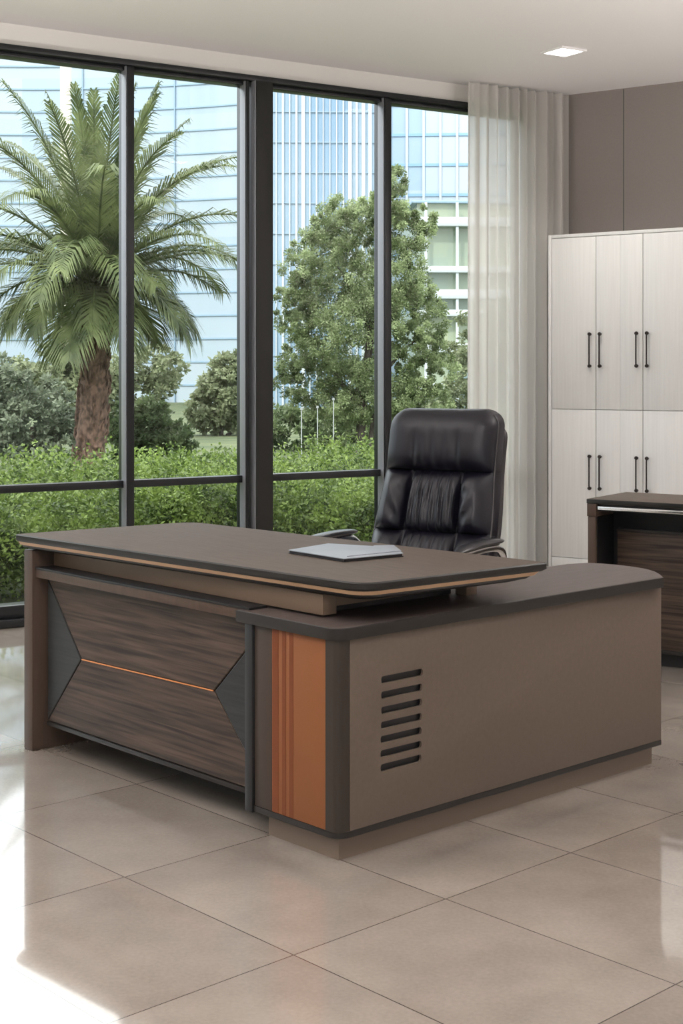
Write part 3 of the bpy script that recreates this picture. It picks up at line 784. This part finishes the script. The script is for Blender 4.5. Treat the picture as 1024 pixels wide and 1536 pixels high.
# ---- palm
def palm(px, d, ztrunk, label, nf=72, Lf=3.0, scale=1.0):
    x = (px-CX)/F*d; t = tag(empty('palm_tree', (x, d, GZ)), label, 'palm tree')
    bm = bmesh.new(); hgt = ztrunk-GZ; rows = []
    rs = np.random.default_rng(5)
    for k in range(46):
        v = k/45; r = (.225-.035*v+.06*max(0, v-.75)*4)*scale*(1+.06*(k % 2))
        cx_ = -.10+.10*v+.05*math.sin(v*3)
        rows.append([(cx_+r*math.cos(a)*(1+rs.uniform(-.07, .07)), r*math.sin(a)*(1+rs.uniform(-.07, .07)), hgt*v*.93) for a in np.linspace(0, 2*math.pi, 23)[:-1]])
    loft(bm, rows)
    for k in range(150):      # old leaf bases
        v = rs.uniform(.02, .98); a = rs.uniform(0, 2*math.pi); r = (.21-.03*v)*scale; c = Vector((-.10+.1*v+.05*math.sin(v*3)+r*math.cos(a), r*math.sin(a), hgt*v*.93))
        o = Vector((math.cos(a), math.sin(a), 0)); tube(bm, [c-o*.03, c+o*.045+Vector((0, 0, .09)), c+o*.05+Vector((0, 0, .20))], [.035, .028, .008], 5)
    link('trunk', bm, M['palm_bark'], t, True)
    for f in range(nf):
        # a frond: arching rachis with two rows of narrow leaflets
        g = f/nf; az = f*2.39996; el = R(88-84*g**.85+rs.uniform(-8, 8)); ln = Lf*(.78+.3*math.sin(math.pi*min(1, g+.25)))*rs.uniform(.9, 1.08)
        if g > .7: ln *= .82
        p = Vector((.02, 0, hgt*.93+.12*(1-g))); dr = Vector((math.cos(az)*math.cos(el), math.sin(az)*math.cos(el), math.sin(el)))
        pts = [p.copy()]; ds = [dr.copy()]; n = 16; droop = (.04+.065*math.cos(el))*rs.uniform(.7, 1.3)
        for k in range(n):
            dr = (dr+Vector((0, 0, -droop*(.4+k/n*1.3)))).normalized(); p = p+dr*ln/n; pts.append(p.copy()); ds.append(dr.copy())
        V = []; Fc = []
        bmr = bmesh.new(); tube(bmr, pts, [.028*(1-k/(n+1))+.004 for k in range(n+1)], 5)
        P = np.array([v.co[:] for v in bmr.verts]); bmr.verts.index_update(); FR = [[v.index for v in fc.verts] for fc in bmr.faces if len(fc.verts) == 4]; bmr.free()
        V += [tuple(q) for q in P]; Fc += FR
        side = ds[0].cross(Vector((0, 0, 1))); 
        if side.length < .1: side = Vector((-math.sin(az), math.cos(az), 0))
        side.normalize(); nl = 58
        for k in range(nl):
            u = .10+.90*k/nl; i = min(n-1, int(u*n)); w = u*n-i; q = pts[i].lerp(pts[i+1], w); dd = ds[i].lerp(ds[i+1], w).normalized()
            ll = (.60*math.sin(math.pi*min(1, u*.82+.16))**.7+.05)*rs.uniform(.85, 1.1)*scale
            for sg in (-1, 1):
                sd_ = (side*sg*.72+dd*(.62+.5*u)+Vector((0, 0, .22-.30*rs.random()))).normalized()
                up = dd.cross(sd_).normalized(); wd = up.cross(sd_).normalized()*.012
                m_ = q+sd_*ll*.55; e = q+sd_*ll+Vector((0, 0, -.30*ll-.10*rs.random()))
                b0 = len(V); V += [tuple(q-wd), tuple(q+wd), tuple(m_+wd), tuple(m_-wd)]; Fc.append([b0, b0+1, b0+2, b0+3])
                V += [tuple(e), tuple(e+wd*.15)]; Fc.append([b0+3, b0+2, b0+5, b0+4])
        mesh_np('frond', np.array(V), np.array(Fc), M['leaf_palm'], t)
    return t
palm(142, 22, 2.85, 'feathery palm tree with a shaggy brown trunk outside the left windows')

# ---- broadleaf trees and shrubs
def broadleaf(name, px, d, blobs, trunk, label, cat, m, nclump, nl, size, group=None):
    """blobs: (px,py,rx,ry) in the picture at distance d give the crown's lobes; trunk: list of (px,py,r) runs"""
    o = at_d(px, 700, d); t = tag(empty(name, (o.x, o.y, GZ)), label, cat, group); base = Vector(t.location)
    k = d/F; cs = []; sp = []; wts = [b[2]*b[3] for b in blobs]; tot = sum(wts)
    for b, w in zip(blobs, wts):
        c = at_d(b[0], b[1], d)-base; rx, rz = b[2]*k, b[3]*k
        for _ in range(max(3, int(nclump*w/tot))):
            u = np.random.default_rng(random.randrange(10**6)).normal(size=3); u /= np.linalg.norm(u); r = random.random()**.35
            cs.append((c.x+u[0]*rx*r, c.y+u[1]*rx*r, c.z+u[2]*rz*r)); sp.append(random.uniform(.07, .19)*min(1.3, max(.5, rx)))
    leaves(cs, size, nl, sp, m, 'foliage', t, .5, .5)
    if trunk:
        bm = bmesh.new()
        for run in trunk:
            pts = []; rs_ = []
            for i, (a, b_, r) in enumerate(run):
                p = at_d(a, b_, d)-base
                if b_ > 705: p.z = 0
                if i: p.y += (random.random()-.5)*.3
                pts.append(p); rs_.append(r)
            tube(bm, pts, rs_, 9)
        link('trunk', bm, M['bark'], t, True)
    return t
broadleaf('tree', 545, 24,
    [(592, 275, 22, 26), (575, 310, 40, 34), (520, 335, 58, 40), (480, 350, 30, 30), (600, 345, 48, 45), (635, 335, 22, 24), (480, 395, 62, 52), (570, 420, 75, 70), (450, 465, 45, 50), (620, 480, 52, 62), (520, 500, 90, 70), (640, 555, 48, 62), (455, 560, 52, 55), (560, 590, 80, 55), (510, 610, 60, 34), (625, 610, 60, 34)],
    [[(542, 720, .10), (541, 650, .085), (545, 590, .075), (556, 500, .06), (565, 400, .04), (578, 300, .015)], [(543, 620, .05), (520, 585, .04), (500, 560, .028), (470, 500, .015)],
     [(546, 590, .045), (575, 560, .035), (610, 520, .02), (640, 500, .01)], [(556, 500, .04), (530, 440, .025), (500, 390, .01)], [(552, 700, .05), (558, 640, .04), (568, 590, .025)]],
    'tall leafy green tree with a slim trunk outside the right pair of windows', 'tree', M['leaf_tree'], 1300, 150, .043)
broadleaf('shrub', 55, 27, [(40, 620, 70, 60), (0, 600, 60, 60), (90, 650, 40, 50), (30, 680, 90, 45), (-60, 640, 60, 60)], [[(50, 720, .08), (50, 640, .05)]],
    'grey-green bushy shrub to the left of the palm trunk', 'shrub', M['leaf_grey'], 260, 80, .10)
broadleaf('shrub', 235, 25, [(232, 640, 36, 42), (210, 670, 40, 40), (255, 670, 38, 36), (190, 640, 34, 40)], [[(235, 720, .06), (235, 660, .04)]],
    'rounded dark green shrub just right of the palm trunk', 'shrub', M['leaf_mid'], 200, 80, .08)
broadleaf('tree', 335, 36, [(335, 585, 48, 42), (350, 560, 36, 34), (318, 620, 40, 34), (365, 610, 40, 45)], [[(331, 712, .07), (332, 640, .05), (335, 590, .03)], [(341, 712, .06), (346, 650, .04)]],
    'small pale green tree behind the hedge beside the window column', 'tree', M['leaf_pale'], 260, 70, .12)
broadleaf('tree', 170, 34, [(170, 590, 70, 60), (120, 570, 60, 60), (230, 560, 50, 44), (60, 560, 60, 40)], [[(170, 712, .08), (170, 620, .05)]],
    'pale tree behind the palm trunk and half hidden by its fronds', 'tree', M['leaf_pale'], 300, 70, .12)
broadleaf('shrub', 470, 29, [(440, 650, 60, 40), (500, 660, 60, 40), (560, 660, 60, 40), (620, 650, 70, 45), (690, 650, 60, 50)], [[(470, 712, .06), (470, 660, .04)]],
    'band of green shrubs behind the tall leafy tree', 'shrub', M['leaf_mid'], 300, 80, .10)
broadleaf('tree', 690, 40, [(660, 400, 0, 0), (700, 560, 60, 60), (740, 500, 60, 60), (690, 620, 60, 50)][1:], [[(700, 712, .08), (700, 600, .05)]],
    'yellow-green tree in front of the far office building by the curtain', 'tree', M['leaf_pale'], 180, 70, .12)
# far belt of trees
for i, (px, py, r) in enumerate(((-150, 610, 70), (20, 585, 60), (285, 640, 40), (400, 640, 60))):
    broadleaf('tree', px, 50+3*i, [(px, py, r, r*.75), (px+40, py+35, r*.9, r*.6), (px-40, py+35, r*.9, r*.6)], [[(px, 700, .1), (px, py, .05)]],
        ['far tree at the left edge behind the grey shrub', 'far tree behind the left part of the palm', 'far low tree seen between the palm and the pale tree', 'far tree hidden behind the window column', 'far tree behind the tall leafy tree'][i], 'tree', M['leaf_grey'], 150, 60, .16, 'far trees')
# white slim poles
for px, y0_, y1_ in ((452, 615, 700), (476, 612, 700), (500, 600, 700)):
    b = at_d(px, 712, 21); z1 = H-(y0_-Y0)*21/F
    bm = bmesh.new(); tube(bm, [(0, 0, 0), (0, 0, z1-GZ)], [.009, .008], 8); tube(bm, [(0, 0, 0), (0, 0, .03)], .05, 12); tube(bm, [(0, 0, z1-GZ), (0, 0, z1-GZ+.03)], .018, 8)
    o = link('garden_pole', bm, M['pole'], None, True); o.location = (b.x, b.y, GZ)
    tag(o, {452: 'leftmost of three thin pale poles under the tall leafy tree', 476: 'middle of three thin pale poles under the tall leafy tree', 500: 'rightmost of three thin pale poles under the tall leafy tree'}[px], 'pole', 'thin pale garden poles')

# ---- glass buildings
def facade_mat(name, c1, c2, rough=.12, bw=3.0, bh=3.6, spec=.9):
    m = mat(name, rough=rough, spec=spec); tc = N(m, 'ShaderNodeTexCoord')
    sn = N(m, 'ShaderNodeVectorMath', operation='SNAP'); sn.inputs[1].default_value = (bw, 200, bh); L(m, tc.outputs['Object'], sn.inputs[0])
    wn = N(m, 'ShaderNodeTexWhiteNoise'); L(m, sn.outputs[0], wn.inputs['Vector'])
    no = N(m, 'ShaderNodeTexNoise'); no.inputs['Scale'].default_value = .06; no.inputs['Detail'].default_value = 3; L(m, tc.outputs['Object'], no.inputs['Vector'])
    ad = N(m, 'ShaderNodeMath', operation='MULTIPLY_ADD'); ad.inputs[1].default_value = .35; L(m, wn.outputs['Value'], ad.inputs[0]); L(m, no.outputs['Fac'], ad.inputs[2])
    rp = N(m, 'ShaderNodeValToRGB'); e = rp.color_ramp.elements; e[0].position = .45; e[1].position = .9; e[0].color = (*c1, 1); e[1].color = (*c2, 1)
    L(m, ad.outputs[0], rp.inputs[0]); L(m, rp.outputs[0], bsdf(m).inputs['Base Color']); return m
M['fac_a'] = facade_mat('facade_glass_pale', (.33, .42, .50), (.44, .50, .54), bw=6, bh=2.2)
M['fac_b'] = facade_mat('facade_glass_blue', (.18, .31, .46), (.36, .47, .56), bw=1.7, bh=60)
M['fac_c'] = facade_mat('facade_glass_sky', (.26, .40, .54), (.48, .54, .60), bw=3, bh=6)
M['pale_line'] = mat('facade_joint_pale_blue', (.27, .38, .48), .4)
M['spandrel'] = mat('facade_band', (.50, .55, .58), .4)
M['blue_line'] = mat('facade_joint_blue', (.25, .42, .60), .4)
M['whitefin'] = mat('facade_white_fin', (.50, .54, .57), .4)
M['office_glass'] = facade_mat('office_glass', (.16, .24, .26), (.42, .44, .22), bw=1.2, bh=2)  # yellow-green reflections in the panes are put into the glass colour
def building(pxa, pxb, d, top_py, label, rz, fm, nh, nv, hm, vm, hw_=.12, vw=.14, dep=14, curve=0, name='glass_tower'):
    a = at_d(pxa, 600, d); b = at_d(pxb, 600, d); w = (b.x-a.x); zt = H+(Y0-top_py)*d/F-GZ
    t = tag(empty(name, (a.x, d, GZ), rz), label, 'building')
    def yc(x): return curve*((x/w-.5)**2*4-1)*-1*-1 if curve else 0
    nseg = 24 if curve else 1; bm = bmesh.new()
    f = [(w*i/nseg, yc(w*i/nseg)) for i in range(nseg+1)]+[(w, dep), (0, dep)]
    loft(bm, [lv(f, 0), lv(f, zt)]); link('glazed_wall', bm, fm, t)
    if nh:
        for k in range(1, nh+1):
            bm = bmesh.new(); z = zt*k/nh-.3
            f0 = [(w*i/nseg, yc(w*i/nseg)-.06) for i in range(nseg+1)]; f1 = [(w*i/nseg, yc(w*i/nseg)+.05) for i in range(nseg+1)][::-1]
            rows = [[bm.verts.new((x, y, zz)) for x, y in f0+f1] for zz in (z-hw_/2, z+hw_/2)]
            m_ = len(rows[0]); h_ = nseg+1
            for i in range(m_): bm.faces.new((rows[0][i], rows[0][(i+1) % m_], rows[1][(i+1) % m_], rows[1][i]))
            for rr_ in rows:
                for i in range(nseg): bm.faces.new((rr_[i], rr_[i+1], rr_[m_-2-i], rr_[m_-1-i]))
            link('floor_band', bm, hm, t)
    if nv:
        rs = np.random.default_rng(int(abs(pxa))+3)
        for k in range(nv+1):
            x = w*k/nv; ww = vw*rs.choice([.4, .6, .9, 1.5]) if vm is M['whitefin'] else vw
            bm = bmesh.new(); add_box(bm, max(0, x-ww/2), min(w, x+ww/2), yc(x)-.12, yc(x)+.05, 0, zt); link('fin', bm, vm, t)
    bm = bmesh.new(); add_box(bm, -.2, w+.2, dep*.3, dep, zt, zt+.6); link('roof_parapet', bm, M['spandrel'], t)
    return t
building(-330, 402, 75, 2, 'wide pale blue glass office building filling the view behind the palm', R(0), M['fac_a'], 17, 5, M['pale_line'], M['pale_line'], .09, .06, curve=-3)
building(404, 575, 62, 20, 'blue glass tower with white vertical fins behind the tall leafy tree', R(2), M['fac_b'], 13, 17, M['pale_line'], M['whitefin'], .05, .10)
building(560, 860, 82, 60, 'sky-blue glass tower behind the right-most window and the curtain', R(-4), M['fac_c'], 12, 12, M['blue_line'], M['spandrel'], .16, .14)
# slim pale column in front of the left facade
b = at_d(99, 600, 70); bm = bmesh.new(); add_box(bm, -.24, .24, -.24, .24, 0, 20); o = link('column', bm, mat('cream_cladding', (.66, .62, .52), .5)); o.location = (b.x, b.y, GZ)
tag(o, 'tall slim cream column in front of the pale blue office building', 'column')
# low office block near the curtain
def office():
    d = 55; a = at_d(625, 600, d); w = 7.5; t = tag(empty('office_building', (a.x, d, GZ), R(3)), 'low white office block with glass balconies seen beside the curtain', 'building')
    zt = H+(Y0-305)*d/F-GZ
    box('wall', M['office_glass'], t, 0, w, 0, 8, 0, zt, 0)
    zs = [H+(Y0-y)*d/F-GZ for y in (332, 405, 440, 470, 520, 580, 640)]
    for k, z in enumerate(zs): box('floor_slab', M['whitefin'], t, -.1, w+.1, -.5, .4, z-(.12 if k % 2 else .22), z+.12, .01)
    for x in np.linspace(.3, w, 7): box('post', M['whitefin'], t, x-.05, x+.05, -.45, -.35, 0, zt, 0)
    box('roof', M['pale_line'], t, -.2, w+.2, -.2, 8, zt, zt+.10, .01)
office()

# ---------------------------------------------------------------- sky and sun
wd = bpy.data.worlds.new('sky'); sc.world = wd; wd.use_nodes = True; nt = wd.node_tree; nt.nodes.clear()
def n_(t, **kw):
    n = nt.nodes.new(t)
    for k, v in kw.items(): setattr(n, k, v)
    return n
tc = n_('ShaderNodeTexCoord'); sx = n_('ShaderNodeSeparateXYZ'); nt.links.new(tc.outputs['Generated'], sx.inputs[0])
rp = n_('ShaderNodeValToRGB'); e = rp.color_ramp.elements; e[0].position = 0; e[0].color = (.62, .74, .88, 1); e[1].position = .75; e[1].color = (1, 1, 1, 1)
x = rp.color_ramp.elements.new(.18); x.color = (.80, .90, 1, 1)
nt.links.new(sx.outputs['Z'], rp.inputs[0])
no = n_('ShaderNodeTexNoise'); no.inputs['Scale'].default_value = 3.2; no.inputs['Detail'].default_value = 7; no.inputs['Roughness'].default_value = .6
mp = n_('ShaderNodeMapping'); mp.inputs['Scale'].default_value = (1, 1, 2.2); nt.links.new(tc.outputs['Generated'], mp.inputs[0]); nt.links.new(mp.outputs[0], no.inputs['Vector'])
cr = n_('ShaderNodeValToRGB'); cr.color_ramp.elements[0].position = .46; cr.color_ramp.elements[1].position = .62; nt.links.new(no.outputs['Fac'], cr.inputs[0])
mx = n_('ShaderNodeMix', data_type='RGBA'); nt.links.new(cr.outputs[0], mx.inputs['Factor']); nt.links.new(rp.outputs[0], mx.inputs['A']); mx.inputs['B'].default_value = (1.15, 1.15, 1.13, 1)
mr = n_('ShaderNodeMapRange'); mr.inputs['From Min'].default_value = 0; mr.inputs['From Max'].default_value = .45; mr.inputs['To Min'].default_value = SKY_LO if 'SKY_LO' in globals() else 1.0; mr.inputs['To Max'].default_value = 3.3
nt.links.new(sx.outputs['Z'], mr.inputs['Value'])
bg = n_('ShaderNodeBackground'); nt.links.new(mx.outputs['Result'], bg.inputs['Color']); nt.links.new(mr.outputs[0], bg.inputs['Strength'])
ow = n_('ShaderNodeOutputWorld'); nt.links.new(bg.outputs[0], ow.inputs[0])
sl = bpy.data.lights.new('sun', 'SUN'); sl.energy = 2.4; sl.angle = R(3); sl.color = (1, .96, .88)
so = bpy.data.objects.new('sun', sl); COL.objects.link(so); so.location = (0, 0, 30)
so.rotation_euler = Vector((.35, .62, -.72)).to_track_quat('-Z', 'Y').to_euler()

# ---------------------------------------------------------------- colour management
sc.view_settings.view_transform = 'Standard'; sc.view_settings.look = 'None'
sc.view_settings.exposure = 0.15; sc.view_settings.gamma = 1; sc.view_settings.use_curve_mapping = False
sc.cycles.use_denoising = True
sc.cycles.max_bounces = 10; sc.cycles.diffuse_bounces = 5; sc.cycles.glossy_bounces = 4; sc.cycles.transparent_max_bounces = 16
sc.cycles.sample_clamp_indirect = 6
